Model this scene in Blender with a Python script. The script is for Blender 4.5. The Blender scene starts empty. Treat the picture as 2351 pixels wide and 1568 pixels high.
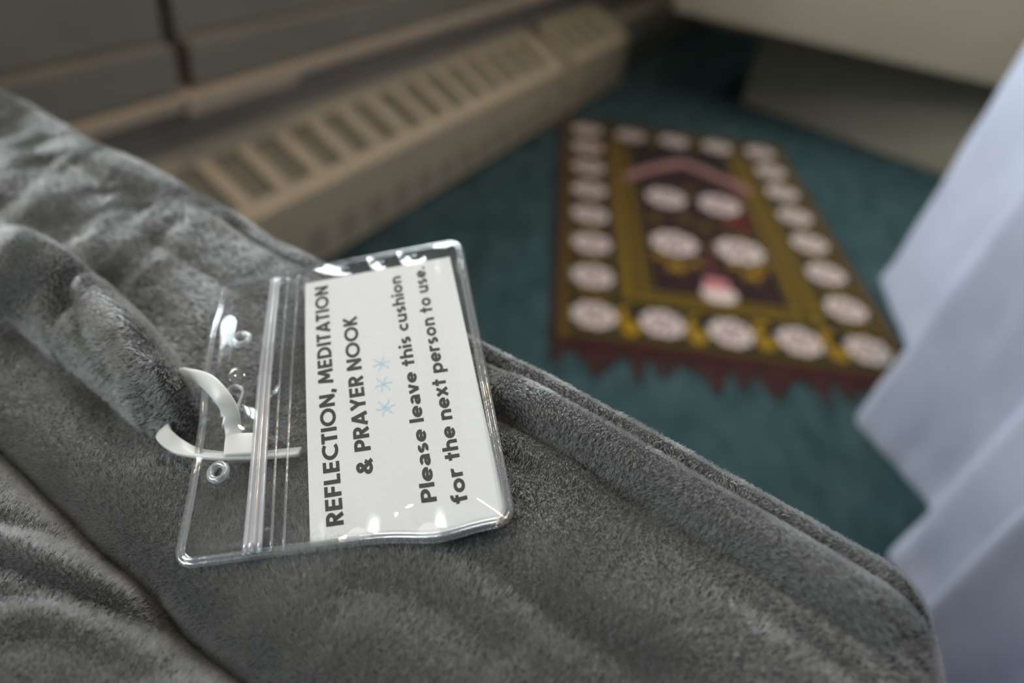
import bpy, bmesh, math, random
import numpy as np
from mathutils import Vector, Matrix
random.seed(4); rng = np.random.default_rng(7)
scene = bpy.context.scene
COL = scene.collection

# ------------------------------------------------------------------ camera
IMW, IMH = 2351.0, 1568.0
FPX = 1660.0
PITCH, ROLL, CAMH = math.radians(36.4), math.radians(7.75), 0.77
fwd = np.array([0, math.cos(PITCH), -math.sin(PITCH)])
u0 = np.array([0, math.sin(PITCH), math.cos(PITCH)])
r0 = np.array([1.0, 0, 0])
rgt = math.cos(ROLL) * r0 + math.sin(ROLL) * u0
upv = -math.sin(ROLL) * r0 + math.cos(ROLL) * u0
EYE = np.array([0, 0, CAMH])
cd = bpy.data.cameras.new('camera'); cam = bpy.data.objects.new('camera', cd); COL.objects.link(cam)
cam.matrix_world = Matrix(((rgt[0], upv[0], -fwd[0], EYE[0]), (rgt[1], upv[1], -fwd[1], EYE[1]),
                           (rgt[2], upv[2], -fwd[2], EYE[2]), (0, 0, 0, 1)))
cd.sensor_width = 36.0; cd.lens = FPX / IMW * 36.0
cd.clip_start = 0.01; cd.clip_end = 50
cd.dof.use_dof = True; cd.dof.focus_distance = 0.188; cd.dof.aperture_fstop = 5.2
scene.camera = cam
scene.cycles.adaptive_threshold = 0.02; scene.cycles.max_bounces = 8

# ------------------------------------------------------------------ light
scene.view_settings.view_transform = 'Standard'; scene.view_settings.look = 'None'
scene.view_settings.gamma = 1.0; scene.view_settings.use_curve_mapping = False
scene.view_settings.exposure = 0.44
wd = bpy.data.worlds.new('world'); scene.world = wd; wd.use_nodes = True
wb = wd.node_tree.nodes['Background']
wb.inputs['Color'].default_value = (0.58, 0.95, 1.0, 1); wb.inputs['Strength'].default_value = 0.045

HD = np.array([0.40423, 0.91466, 0.0])           # along the heater wall
HN = np.array([-0.91466, 0.40423, 0.0])          # into that wall
HA = np.array([-0.3685, 1.2562, 0.0])            # foot of the heater front
WALLN = 0.17                                      # wall surface, measured from the heater front
def hp(al, n, z): return HA + HD * al + HN * n + np.array([0, 0, z])
WINS = ((-2.45, -1.32), (-0.30, 1.0), (1.06, 1.8)); WIN = dict(z0=0.98, z1=1.90)
def area_light(name, loc, direction, sx, sy, power, color):
    ld = bpy.data.lights.new(name, 'AREA'); ld.shape = 'RECTANGLE'; ld.size = sx; ld.size_y = sy
    ld.energy = power; ld.color = color
    lo = bpy.data.objects.new(name, ld); COL.objects.link(lo); lo.location = loc
    z = -Vector(direction).normalized(); x = Vector((0, 0, 1)).cross(z).normalized()
    if x.length < .5: x = Vector((1, 0, 0))
    y = z.cross(x); lo.matrix_world = Matrix(((x.x, y.x, z.x, loc[0]), (x.y, y.y, z.y, loc[1]), (x.z, y.z, z.z, loc[2]), (0, 0, 0, 1)))
    return lo
for wa0, wa1 in WINS:
    area_light('window_daylight', hp((wa0 + wa1) / 2, WALLN + 0.40, (WIN['z0'] + WIN['z1']) / 2 + .1), -HN,
               wa1 - wa0 + .1, WIN['z1'] - WIN['z0'] + .4, 62 * (wa1 - wa0), (0.93, 0.97, 1.0))
for lx, ly, le in ((-0.54, 0.31, 3.0), (0.15, 1.15, 6.0), (1.45, 1.75, 2.0)):      # warm ceiling downlights
    lamp_d = bpy.data.lights.new('ceiling_downlight', 'AREA'); lamp_d.shape = 'DISK'; lamp_d.size = 0.16; lamp_d.energy = le
    lamp_d.color = (1.0, 0.74, 0.50)
    lamp = bpy.data.objects.new('ceiling_downlight', lamp_d); COL.objects.link(lamp); lamp.location = (lx, ly, 2.44)

# ------------------------------------------------------------------ helpers
def px_ray(x, y): return rgt * ((x - IMW / 2) / FPX) - upv * ((y - IMH / 2) / FPX) + fwd
def at_plane(x, y, p, n):
    d = px_ray(x, y); return EYE + d * (((p - EYE) @ n) / (d @ n))
def at_z(x, y, z):
    d = px_ray(x, y); return EYE + d * ((z - EYE[2]) / d[2])

def mesh_obj(name, verts, faces, mats, parent=None, smooth=True, fmat=None):
    me = bpy.data.meshes.new(name)
    me.from_pydata([tuple(map(float, v)) for v in verts], [], [tuple(map(int, f_)) for f_ in faces])
    if not isinstance(mats, (list, tuple)): mats = [mats]
    for m in mats: me.materials.append(m)
    if smooth: me.polygons.foreach_set('use_smooth', [True] * len(me.polygons))
    if fmat is not None: me.polygons.foreach_set('material_index', [int(i) for i in fmat])
    me.update()
    o = bpy.data.objects.new(name, me); COL.objects.link(o)
    if parent is not None:
        o.parent = parent; o.matrix_parent_inverse = parent_inv(parent)
    return o
def parent_inv(p):
    m = Matrix.Translation(p.location) if p.rotation_euler.to_quaternion().angle < 1e-6 else p.matrix_basis
    return m.inverted()
def empty(name, loc):
    o = bpy.data.objects.new(name, None); COL.objects.link(o); o.location = tuple(map(float, loc)); o.empty_display_size = .05
    return o
def tag(o, label=None, cat=None, group=None, kind=None):
    if label: o['label'] = label
    if cat: o['category'] = cat
    if group: o['group'] = group
    if kind: o['kind'] = kind
    return o

class MB:
    """collects shapes, links them as one mesh"""
    def __init__(s): s.v = []; s.f = []
    def add(s, vs, fs):
        b = len(s.v); s.v += [np.asarray(v, float) for v in vs]; s.f += [tuple(b + i for i in f_) for f_ in fs]
    def box(s, o, ax, ay, az, x0, x1, y0, y1, z0, z1, bev=0.0):
        bm = bmesh.new(); bmesh.ops.create_cube(bm, size=1)
        for v in bm.verts:
            v.co = Vector((x0 + (v.co.x + .5) * (x1 - x0), y0 + (v.co.y + .5) * (y1 - y0), z0 + (v.co.z + .5) * (z1 - z0)))
        if bev > 0: bmesh.ops.bevel(bm, geom=list(bm.edges), offset=bev, segments=2, profile=.7, affect='EDGES')
        bm.verts.index_update()
        s.add([o + ax * v.co.x + ay * v.co.y + az * v.co.z for v in bm.verts], [[v.index for v in f_.verts] for f_ in bm.faces])
        bm.free()
    def tube(s, pts, r, n=10, closed=False, caps=True, scale=(1, 1), up=None):
        pts = [np.asarray(p, float) for p in pts]; m = len(pts); rs = r if hasattr(r, '__len__') else [r] * m
        T = []
        for i in range(m):
            a = pts[(i - 1) % m] if (closed or i > 0) else pts[i]; b = pts[(i + 1) % m] if (closed or i < m - 1) else pts[i]
            t = b - a; T.append(t / (np.linalg.norm(t) + 1e-12))
        ref = np.array([0, 0, 1.0]) if up is None else np.asarray(up, float)
        vs = []
        for i in range(m):
            x = np.cross(ref, T[i]); x /= np.linalg.norm(x) + 1e-12; y = np.cross(T[i], x)
            for k in range(n):
                a = 2 * math.pi * k / n
                vs.append(pts[i] + rs[i] * (math.cos(a) * x * scale[0] + math.sin(a) * y * scale[1]))
        fs = []
        for i in range(m if closed else m - 1):
            j = (i + 1) % m
            for k in range(n):
                l = (k + 1) % n; fs.append((i * n + k, i * n + l, j * n + l, j * n + k))
        if not closed and caps:
            fs.append(tuple(range(n - 1, -1, -1))); fs.append(tuple((m - 1) * n + k for k in range(n)))
        s.add(vs, fs)
    def build(s, name, mat, parent=None, smooth=False): return mesh_obj(name, s.v, s.f, mat, parent, smooth)

def vnoise(x, y, seed=0, n=64):
    """smooth value noise in [-1, 1]"""
    g = np.random.default_rng(seed).uniform(-1, 1, (n, n))
    xi = np.floor(x).astype(int); yi = np.floor(y).astype(int); fx = x - xi; fy = y - yi
    fx = fx * fx * (3 - 2 * fx); fy = fy * fy * (3 - 2 * fy)
    a = g[xi % n, yi % n]; b = g[(xi + 1) % n, yi % n]; c = g[xi % n, (yi + 1) % n]; d = g[(xi + 1) % n, (yi + 1) % n]
    return (a * (1 - fx) + b * fx) * (1 - fy) + (c * (1 - fx) + d * fx) * fy
def sstep(x, a, b):
    t = np.clip((x - a) / (b - a), 0, 1); return t * t * (3 - 2 * t)
def catmull(pts, n=8):
    P = [np.asarray(p, float) for p in pts]; P = [2 * P[0] - P[1]] + P + [2 * P[-1] - P[-2]]; out = []
    for i in range(1, len(P) - 2):
        for k in range(n):
            t = k / n
            out.append(.5 * (2 * P[i] + (P[i + 1] - P[i - 1]) * t + (2 * P[i - 1] - 5 * P[i] + 4 * P[i + 1] - P[i + 2]) * t * t
                             + (3 * P[i] - P[i - 1] - 3 * P[i + 1] + P[i + 2]) * t ** 3))
    out.append(P[-2]); return out

# ------------------------------------------------------------------ materials
def mat(name, color=(.5, .5, .5), rough=.7, spec=.3, **kw):
    m = bpy.data.materials.new(name); m.use_nodes = True; b = m.node_tree.nodes['Principled BSDF']
    b.inputs['Base Color'].default_value = (*color, 1); b.inputs['Roughness'].default_value = rough
    b.inputs['Specular IOR Level'].default_value = spec
    for k, v in kw.items(): b.inputs[k.replace('_', ' ')].default_value = v
    return m
def N(m, t, **kw):
    n = m.node_tree.nodes.new(t)
    for k, v in kw.items():
        if k in n.inputs: n.inputs[k].default_value = v
        else: setattr(n, k, v)
    return n
def L(m, a, b): m.node_tree.links.new(a, b)
def noisy(name, c1, c2, scale=20, rough=.8, spec=.2, detail=4, bump=0.0, bdist=.002, stretch=(1, 1, 1)):
    m = mat(name, c1, rough, spec); b = m.node_tree.nodes['Principled BSDF']
    tc = N(m, 'ShaderNodeTexCoord'); mp = N(m, 'ShaderNodeMapping'); mp.inputs['Scale'].default_value = stretch
    L(m, tc.outputs['Object'], mp.inputs['Vector'])
    nz = N(m, 'ShaderNodeTexNoise', Scale=scale, Detail=detail); L(m, mp.outputs['Vector'], nz.inputs['Vector'])
    rp = N(m, 'ShaderNodeValToRGB'); rp.color_ramp.elements[0].position = .3; rp.color_ramp.elements[1].position = .7
    rp.color_ramp.elements[0].color = (*c1, 1); rp.color_ramp.elements[1].color = (*c2, 1)
    L(m, nz.outputs['Fac'], rp.inputs['Fac']); L(m, rp.outputs['Color'], b.inputs['Base Color'])
    if bump:
        bp = N(m, 'ShaderNodeBump', Strength=bump, Distance=bdist); L(m, nz.outputs['Fac'], bp.inputs['Height']); L(m, bp.outputs['Normal'], b.inputs['Normal'])
    return m

M_carpet = noisy('teal_carpet', (.026, .054, .058), (.058, .100, .106), scale=14, rough=.95, spec=.05, detail=8, bump=.6, bdist=.004, stretch=(1.8, .7, 1))
M_wall = noisy('painted_wall', (.27, .235, .185), (.30, .26, .205), scale=5, rough=.75)
M_ceil = mat('ceiling_paint', (.62, .62, .60), .9)
M_panel = noisy('taupe_panel', (.19, .175, .135), (.225, .205, .155), scale=6, rough=.5)
M_sill = noisy('tan_trim', (.40, .32, .235), (.45, .36, .265), scale=8, rough=.5)
M_heat = noisy('heater_enamel', (.45, .37, .255), (.49, .405, .28), scale=9, rough=.42, spec=.4)
M_louv = noisy('louver_enamel', (.37, .345, .25), (.40, .37, .27), scale=9, rough=.5)
M_slit = mat('vent_slit', (.27, .235, .17), .7)
M_dark = mat('heater_interior', (.16, .15, .115), .9)
M_cab = noisy('cabinet_laminate', (.33, .295, .225), (.36, .32, .25), scale=4, rough=.5)
M_base = noisy('cabinet_base', (.24, .23, .18), (.27, .255, .2), scale=4, rough=.6)
M_cloth = noisy('white_cotton', (.37, .395, .49), (.40, .425, .52), scale=60, rough=.9, spec=.1, bump=.15, bdist=.0005)
M_frame = mat('window_frame_paint', (.55, .54, .50), .5)
M_bench = noisy('bench_wood', (.16, .10, .06), (.22, .14, .085), scale=6, rough=.6, stretch=(1, 8, 1))
M_nylon = mat('nylon', (.76, .76, .73), .35, .5, Subsurface_Weight=.6, Subsurface_Scale=.004)
M_nylon.node_tree.nodes['Principled BSDF'].inputs['Subsurface Radius'].default_value = (1, .95, .85)
M_ink = noisy('printed_ink', (.030, .034, .033), (.060, .064, .062), scale=2500, rough=.6)
M_blue = noisy('blue_pencil', (.50, .67, .80), (.70, .78, .83), scale=1800, rough=.8)
M_fringe = noisy('maroon_fringe', (.055, .018, .017), (.08, .027, .024), scale=80, rough=.95)

def paper_mat():
    m = mat('textured_card', (.83, .825, .81), .8, .2); b = m.node_tree.nodes['Principled BSDF']
    tc = N(m, 'ShaderNodeTexCoord'); nz = N(m, 'ShaderNodeTexNoise', Scale=420, Detail=5); L(m, tc.outputs['Object'], nz.inputs['Vector'])
    bp = N(m, 'ShaderNodeBump', Strength=.35, Distance=.0004); L(m, nz.outputs['Fac'], bp.inputs['Height']); L(m, bp.outputs['Normal'], b.inputs['Normal'])
    return m
M_card = paper_mat()

def vinyl_mat(name, tint, gloss_boost, rough, nscale, nstr, ndist, haze=0.0):
    """thin clear vinyl: see-through, with fresnel reflection and gentle wrinkles"""
    m = bpy.data.materials.new(name); m.use_nodes = True; nt = m.node_tree
    nt.nodes.remove(nt.nodes['Principled BSDF']); out = nt.nodes['Material Output']
    tc = N(m, 'ShaderNodeTexCoord'); nz = N(m, 'ShaderNodeTexNoise', Scale=nscale, Detail=2, Distortion=.8)
    L(m, tc.outputs['Object'], nz.inputs['Vector'])
    bp = N(m, 'ShaderNodeBump', Strength=nstr, Distance=ndist); L(m, nz.outputs['Fac'], bp.inputs['Height'])
    lw = N(m, 'ShaderNodeLayerWeight', Blend=.5); L(m, bp.outputs['Normal'], lw.inputs['Normal'])
    pw = N(m, 'ShaderNodeMath', operation='POWER'); pw.inputs[1].default_value = 4.0; L(m, lw.outputs['Facing'], pw.inputs[0])
    mul = N(m, 'ShaderNodeMath', operation='MULTIPLY_ADD', use_clamp=True); mul.inputs[1].default_value = .9; mul.inputs[2].default_value = .045 * gloss_boost
    L(m, pw.outputs[0], mul.inputs[0])
    tr = N(m, 'ShaderNodeBsdfTransparent'); tr.inputs['Color'].default_value = (*tint, 1)
    gl = N(m, 'ShaderNodeBsdfGlossy', Roughness=rough); gl.inputs['Color'].default_value = (1, 1, 1, 1); L(m, bp.outputs['Normal'], gl.inputs['Normal'])
    mx = N(m, 'ShaderNodeMixShader'); L(m, mul.outputs[0], mx.inputs['Fac']); L(m, tr.outputs[0], mx.inputs[1]); L(m, gl.outputs[0], mx.inputs[2])
    if haze:
        df = N(m, 'ShaderNodeBsdfDiffuse'); df.inputs['Color'].default_value = (.92, .95, 1, 1); g2 = N(m, 'ShaderNodeBsdfGlossy', Roughness=.38)
        m2 = N(m, 'ShaderNodeMixShader'); m2.inputs['Fac'].default_value = .5; L(m, df.outputs[0], m2.inputs[1]); L(m, g2.outputs[0], m2.inputs[2])
        m3 = N(m, 'ShaderNodeMixShader'); m3.inputs['Fac'].default_value = haze; L(m, mx.outputs[0], m3.inputs[1]); L(m, m2.outputs[0], m3.inputs[2]); mx = m3
    L(m, mx.outputs[0], out.inputs['Surface']); return m
M_vinyl = vinyl_mat('clear_vinyl_sheet', (.965, .972, .975), 1.2, .03, 26, .14, .004, .016)
M_bead = vinyl_mat('clear_vinyl_bead', (.86, .89, .91), 2.2, .10, 120, .15, .002, .085)
M_zip = vinyl_mat('clear_vinyl_zip', (.90, .92, .94), 2.2, .12, 120, .1, .002, .30)

def fur_mat():
    m = bpy.data.materials.new('grey_plush'); m.use_nodes = True; nt = m.node_tree; nt.nodes.remove(nt.nodes['Principled BSDF'])
    b = N(m, 'ShaderNodeBsdfHairPrincipled'); b.parametrization = 'COLOR'; L(m, b.outputs[0], nt.nodes['Material Output'].inputs['Surface'])
    b.inputs['Roughness'].default_value = .35; b.inputs['Radial Roughness'].default_value = .4
    hi = N(m, 'ShaderNodeHairInfo'); rp = N(m, 'ShaderNodeValToRGB')
    rp.color_ramp.elements[0].color = (.165, .162, .153, 1); rp.color_ramp.elements[1].color = (.37, .36, .338, 1)
    L(m, hi.outputs['Random'], rp.inputs['Fac']); L(m, rp.outputs['Color'], b.inputs['Color'])
    return m
M_fur = fur_mat()
M_plush = noisy('grey_plush_backing', (.06, .064, .062), (.085, .088, .085), scale=500, rough=1, spec=0.05)

# ------------------------------------------------------------------ the setting
FL = 3.2
tag(mesh_obj('floor', [(-2.6, -1.5, 0), (3.4, -1.5, 0), (3.4, 4.6, 0), (-2.6, 4.6, 0), (-2.6, -1.5, -.1), (3.4, -1.5, -.1), (3.4, 4.6, -.1), (-2.6, 4.6, -.1)],
             [(0, 1, 2, 3), (7, 6, 5, 4), (0, 4, 5, 1), (1, 5, 6, 2), (2, 6, 7, 3), (3, 7, 4, 0)], M_carpet, smooth=False), kind='structure')
Z3 = np.array([0, 0, 1.0]); O3 = np.zeros(3)
def wall_piece(mb, a0, a1, z0, z1): mb.box(HA, HD, HN, Z3, a0, a1, WALLN, WALLN + .14, z0, z1)
w = MB(); A0, A1, ZC = -2.6, 3.0, 2.5
wall_piece(w, A0, A1, -.05, WIN['z0']); wall_piece(w, A0, A1, WIN['z1'], ZC)
for q0, q1 in zip([A0] + [q[1] for q in WINS], [q[0] for q in WINS] + [A1]): wall_piece(w, q0, q1, WIN['z0'], WIN['z1'])
tag(w.build('wall_left', M_wall), kind='structure')
wf = MB(); wf.box(HA, HD, HN, Z3, A1 - .14, A1, -3.6, WALLN, -.05, ZC); tag(wf.build('wall_far', M_wall), kind='structure')
# windows: frame, mullions and panes
M_glass = vinyl_mat('window_glass', (.95, .97, .97), 1.0, .0, 1, 0, .0001)
for i in range(3):
    a0, a1 = WINS[i]; fr = MB(); g = .05
    fr.box(HA, HD, HN, Z3, a0, a0 + g, WALLN - .01, WALLN + .10, WIN['z0'], WIN['z1']); fr.box(HA, HD, HN, Z3, a1 - g, a1, WALLN - .01, WALLN + .10, WIN['z0'], WIN['z1'])
    fr.box(HA, HD, HN, Z3, a0 + g, a1 - g, WALLN - .01, WALLN + .10, WIN['z0'], WIN['z0'] + g); fr.box(HA, HD, HN, Z3, a0 + g, a1 - g, WALLN - .01, WALLN + .10, WIN['z1'] - g, WIN['z1'])
    mid = (a0 + a1) / 2; fr.box(HA, HD, HN, Z3, mid - .02, mid + .02, WALLN + .02, WALLN + .07, WIN['z0'] + g, WIN['z1'] - g)
    wo = tag(fr.build('window_%d' % (i + 1), M_frame), kind='structure')
    p = MB(); p.box(HA, HD, HN, Z3, a0 + g, a1 - g, WALLN + .042, WALLN + .048, WIN['z0'] + g, WIN['z1'] - g); p.build('pane', M_glass, wo)
ce = MB(); ce.box(HA, HD, HN, Z3, -1.0, A1, -2.4, WALLN + .14, ZC, ZC + .08); tag(ce.build('ceiling', M_ceil), kind='structure')
# ledge above the heater
tr = MB(); tr.box(HA, HD, HN, Z3, A0, A1 - .14, .105, WALLN, .328, .350, .006)
tr.box(HA, HD, HN, Z3, -.232, .02, .098, WALLN, .318, .349, .006)
tag(tr.build('trim_1', M_sill), kind='structure')
# wall panels above the ledge, a dark joint between them
for i, (a0, a1) in enumerate(((A0, -.222), (-.195, 1.4))):
    o = tag(empty('wall_panel', hp((a0 + a1) / 2, .13, .35)), None, 'wall panel', 'taupe panels above the heater ledge')
    o['label'] = ('darker left taupe wall panel beside the dark joint, above the tan ledge', 'longer right taupe wall panel beyond the dark joint, above the tan ledge')[i]
    b = MB(); b.box(HA, HD, HN, Z3, a0, a1, .118, WALLN, .351, .423, .008); b.build('lower_rail', M_panel, o)
    b = MB(); b.box(HA, HD, HN, Z3, a0, a1, .142, WALLN, .424, .90, .006); b.build('board', M_panel, o)

# ------------------------------------------------------------------ convector heaters
SL = np.array([0.155, 0.083]); SLL = float(np.hypot(*SL))          # slope run and rise
s_ax = (HN * SL[0] + Z3 * SL[1]) / SLL; s_n = np.cross(HD, s_ax); s_n = s_n if s_n[2] > 0 else -s_n
HFZ = 0.166
def heater(a0, a1, slots, label):
    root = tag(empty('convector_heater', hp((a0 + a1) / 2, .07, 0)), label, 'heater', 'cream convector heaters along the wall')
    o = HA + Z3 * HFZ; c = MB()
    c.box(HA, HD, HN, Z3, a0, a1, 0, .006, .012, HFZ, .002)                       # front plate
    q0, q1 = .030, .136; hw = .030
    c.box(o, HD, s_ax, s_n, a0, a1, -.002, q0, -.006, .0, .002)
    c.box(o, HD, s_ax, s_n, a0, a1, q1, SLL, -.006, .0, .002)
    xs = [a0] + sum([[s - hw, s + hw] for s in slots], []) + [a1]
    for k in range(0, len(xs), 2): c.box(o, HD, s_ax, s_n, xs[k], xs[k + 1], q0, q1, -.006, 0)
    c.box(HA, HD, HN, Z3, a0, a1, SL[0] - .004, WALLN, HFZ + SL[1] - .012, HFZ + SL[1])
    c.build('casing', M_heat, root)
    for aa in (a0, a1 - .004):
        e = MB(); e.add([hp(aa + t, n, z) for t in (0, .004) for n, z in ((.004, .0), (.004, HFZ - .005), (SL[0], HFZ + SL[1] - .008), (SL[0], .0))],
                        [(0, 1, 2, 3), (7, 6, 5, 4), (0, 4, 5, 1), (1, 5, 6, 2), (2, 6, 7, 3), (3, 7, 4, 0)]); e.build('end_cap', M_heat, root)
    k = MB(); k.box(o, HD, s_ax, s_n, a0 + .006, a1 - .006, q0 - .01, q1 + .01, -.03, -.024); k.build('core', M_dark, root)
    for s in slots:
        g = MB(); n = 9
        for j in range(n):
            y = q0 + (j + .5) * (q1 - q0) / n; g.box(o, HD, s_ax, s_n, s - hw, s + hw, y - .0024, y + .0020, -.012, -.006)
        g.build('louver_panel', M_louv, root)
        f_ = MB()
        for j in range(7):
            z = .030 + j * .0085; f_.box(HA, HD, HN, Z3, s - hw, s + hw, -.0008, .001, z, z + .0045)
        f_.build('front_vent', M_slit, root)
    return root
heater(-1.25, 1.035, [0.027 + .0915 * k for k in range(-13, 11)], 'long cream convector heater with sloped louvred top nearest the grey cushion')
heater(1.105, 1.555, [1.17 + .0915 * k for k in range(4)], 'shorter cream convector heater beyond the joint, in the far corner')
j = MB(); j.box(HA, HD, HN, Z3, 1.036, 1.104, .014, WALLN, .0, .115, .004); tag(j.build('trim_2', M_base), kind='structure')
pc = MB(); pc.box(HA, HD, HN, Z3, 1.60, A1 - .16, .045, WALLN - .002, .10, .20, .01); pc.box(HA, HD, HN, Z3, 1.60, A1 - .16, .075, WALLN - .002, .0, .10, .004)
tag(pc.build('pipe_cover', M_base), 'plain low pipe cover running past the end of the heater into the corner', 'pipe cover')

# ------------------------------------------------------------------ cabinet at the far right
cb = tag(empty('low_cabinet', (1.1, 2.5, 0)), 'pale taupe cabinet front overhanging a set-back base at the far right', 'cabinet')
ca, cbp = at_z(1613, 40, .30), at_z(2283, 197, .30); cx = (cbp - ca) / np.linalg.norm(cbp - ca); cy = np.array([-cx[1], cx[0], 0])
ca0 = np.array([ca[0], ca[1], 0]); b = MB(); b.box(ca0, cx, cy, Z3, -.10, 1.5, 0, .62, .30, 1.05, .006); b.build('body', M_cab, cb)
b = MB(); b.box(ca0, cx, cy, Z3, -.12, 1.52, -.02, .63, 1.05, 1.08, .006); b.build('top', M_cab, cb)
pa, pb = at_z(1702, 237, 0), at_z(2140, 393, 0); dx = (pb - pa) / np.linalg.norm(pb - pa); dy = np.array([-dx[1], dx[0], 0])
b = MB(); b.box(pa, dx, dy, Z3, 0, .80, 0, .30, 0, .30, .004); b.build('base', M_cab, cb)

# ------------------------------------------------------------------ prayer rug
CL, CR = .132132, 1.078
yw = math.radians(.6); RX = np.array([math.cos(yw), math.sin(yw), 0]); RY = np.array([-math.sin(yw), math.cos(yw), 0]); RO = np.array([.148379, 1.151612, 0])
def rug_pt(x, y, z): return RO + RX * (x * CL) + RY * (y * CL * CR) + Z3 * z
X0, X1, Y0, Y1 = -.62, 4.56, -.62, 7.62
def srgb(*c): return np.array([(v / 255 / 12.92) if v / 255 < .04045 else ((v / 255 + .055) / 1.055) ** 2.4 for v in c])
def rug_pattern(x, y):
    c = np.zeros((*x.shape, 3)); MAR = srgb(54, 25, 24); BLK = srgb(28, 22, 18); OLV = srgb(72, 62, 20); GOLD = srgb(132, 104, 20); DGOLD = srgb(92, 72, 16)
    CRM = srgb(208, 192, 184); PUR = srgb(104, 70, 78); PINK = srgb(176, 128, 124); RED = srgb(88, 22, 24); YEL = srgb(150, 116, 18)
    c[:] = MAR
    def put(mask, col): c[mask] = col
    put((x > -.5) & (x < 4.48) & (y > -.5) & (y < 7.5), OLV)
    put((x > -.38) & (x < 4.36) & (y > -.38) & (y < 7.38), BLK)
    put((abs(x + .44) < .05) | (abs(x - 4.42) < .05), DGOLD)
    # band round each flower: olive links between the medallions
    inb = (x > -.38) & (x < 4.36) & (y > -.38) & (y < 7.38)
    put(inb & ((abs(x - .47) < .05) | (abs(x - 3.53) < .05)) & (y > .4) & (y < 6.6), DGOLD)
    wig = .5 + .5 * np.sin(x * 19) * np.sin(y * 17)
    put(inb & (wig > .72), OLV)
    # inner stripes
    fx0, fx1, fy0, fy1 = .5, 3.5, .5, 6.55
    inner = (x > fx0) & (x < fx1) & (y > fy0) & (y < fy1)
    put(inner, BLK)
    d = np.minimum(np.minimum(x - fx0, fx1 - x) * 1.0, (y - fy0) * 1.15)
    for k, (a, bb, col) in enumerate(((.0, .10, GOLD), (.13, .22, DGOLD), (.25, .34, GOLD), (.37, .45, DGOLD))):
        put(inner & (d > a) & (d < bb) & ((x < fx0 + .46) | (x > fx1 - .46) | (y < fy0 + .3)), col * .8)
    fld = (x > .98) & (x < 3.02) & (y > .85) & (y < 6.5); put(fld, srgb(44, 24, 24))
    put(fld & (y > 5.0 - .0 + .75 * (1 - abs(x - 2.0) / 1.25)), srgb(34, 24, 24))
    # arch
    ay = 4.72 + 1.15 * np.clip(1 - abs(x - 2.05) / 1.3, 0, 1) ** .8
    put((x > .75) & (x < 3.3) & (abs(y - ay) < .17), PINK * .75)
    put((x > 2.55) & (x < 3.02) & (y > 3.2) & (y < 4.6) & (x - 2.55 + (4.6 - y) * .3 > .25), RED)
    # leaves in the field and border
    for lx, ly, r in ((1.4, 1.62, .22), (1.15, 1.9, .15), (1.75, 1.8, .14), (2.67, 1.66, .22), (2.4, 1.9, .14), (2.9, 1.95, .14), (1.2, 3.2, .2), (1.75, 3.3, .2), (2.1, 3.1, .2), (2.55, 3.25, .18), (2.0, 4.5, .18), (2.05, 2.35, .14), (1.3, 4.5, .12), (2.8, 2.95, .2)):
        th = np.arctan2(y - ly, x - lx); rr = np.hypot(x - lx, y - ly)
        put(fld & (rr < r * (.65 + .35 * np.cos(th * 5))), DGOLD if ly > 2.2 else YEL)
    for k in range(4):
        for ly in (0, 7): put((np.hypot((x - k - .5) / .17, (y - ly - .05 * np.sin(8 * x)) / .34) < 1) & (np.hypot(x - k - .62, y - ly - .1) > .17), YEL if ly == 0 else DGOLD)
    for k in range(7):
        for lx in (0, 4): put((np.hypot((x - lx) / .34, (y - k - .5) / .10) < 1), DGOLD)
    put((abs(x - 2.0) < .05) & (y > 1.1) & (y < 2.2), srgb(96, 50, 48))
    # vase
    vy = y - .95; put((np.hypot((x - 1.99) / .28, vy / .24) < 1), CRM); put((abs(x - 1.99) < .2) & (vy > .1) & (vy < .42), srgb(186, 120, 122))
    # flowers
    fl = [(i, jj, .345) for i in (0, 4) for jj in range(8)] + [(i, jj, .345) for i in (1, 2, 3) for jj in (0, 7)]
    fl += [(1.5, 4.07, .40), (2.55, 4.07, .42), (1.45, 2.36, .42), (2.6, 2.38, .44)]
    for fx, fy, r in fl:
        u, v = x - fx, (y - fy) * CR; th = np.arctan2(v, u); rr = np.hypot(u, v); lim = r * (.93 + .07 * np.cos(th * 9))
        put(rr < lim + .045, BLK)
        put(rr < lim, CRM)
        put((rr < lim) & (rr > lim * .5) & (rr < lim * .68) & (np.cos(th * 9 + 1) > -.1), PUR)
        put((rr < lim * .44) & (np.cos(th * 5) > -.3) & (rr > lim * .16), PUR)
        put((rr < lim * .1), DGOLD)
    return c
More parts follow.
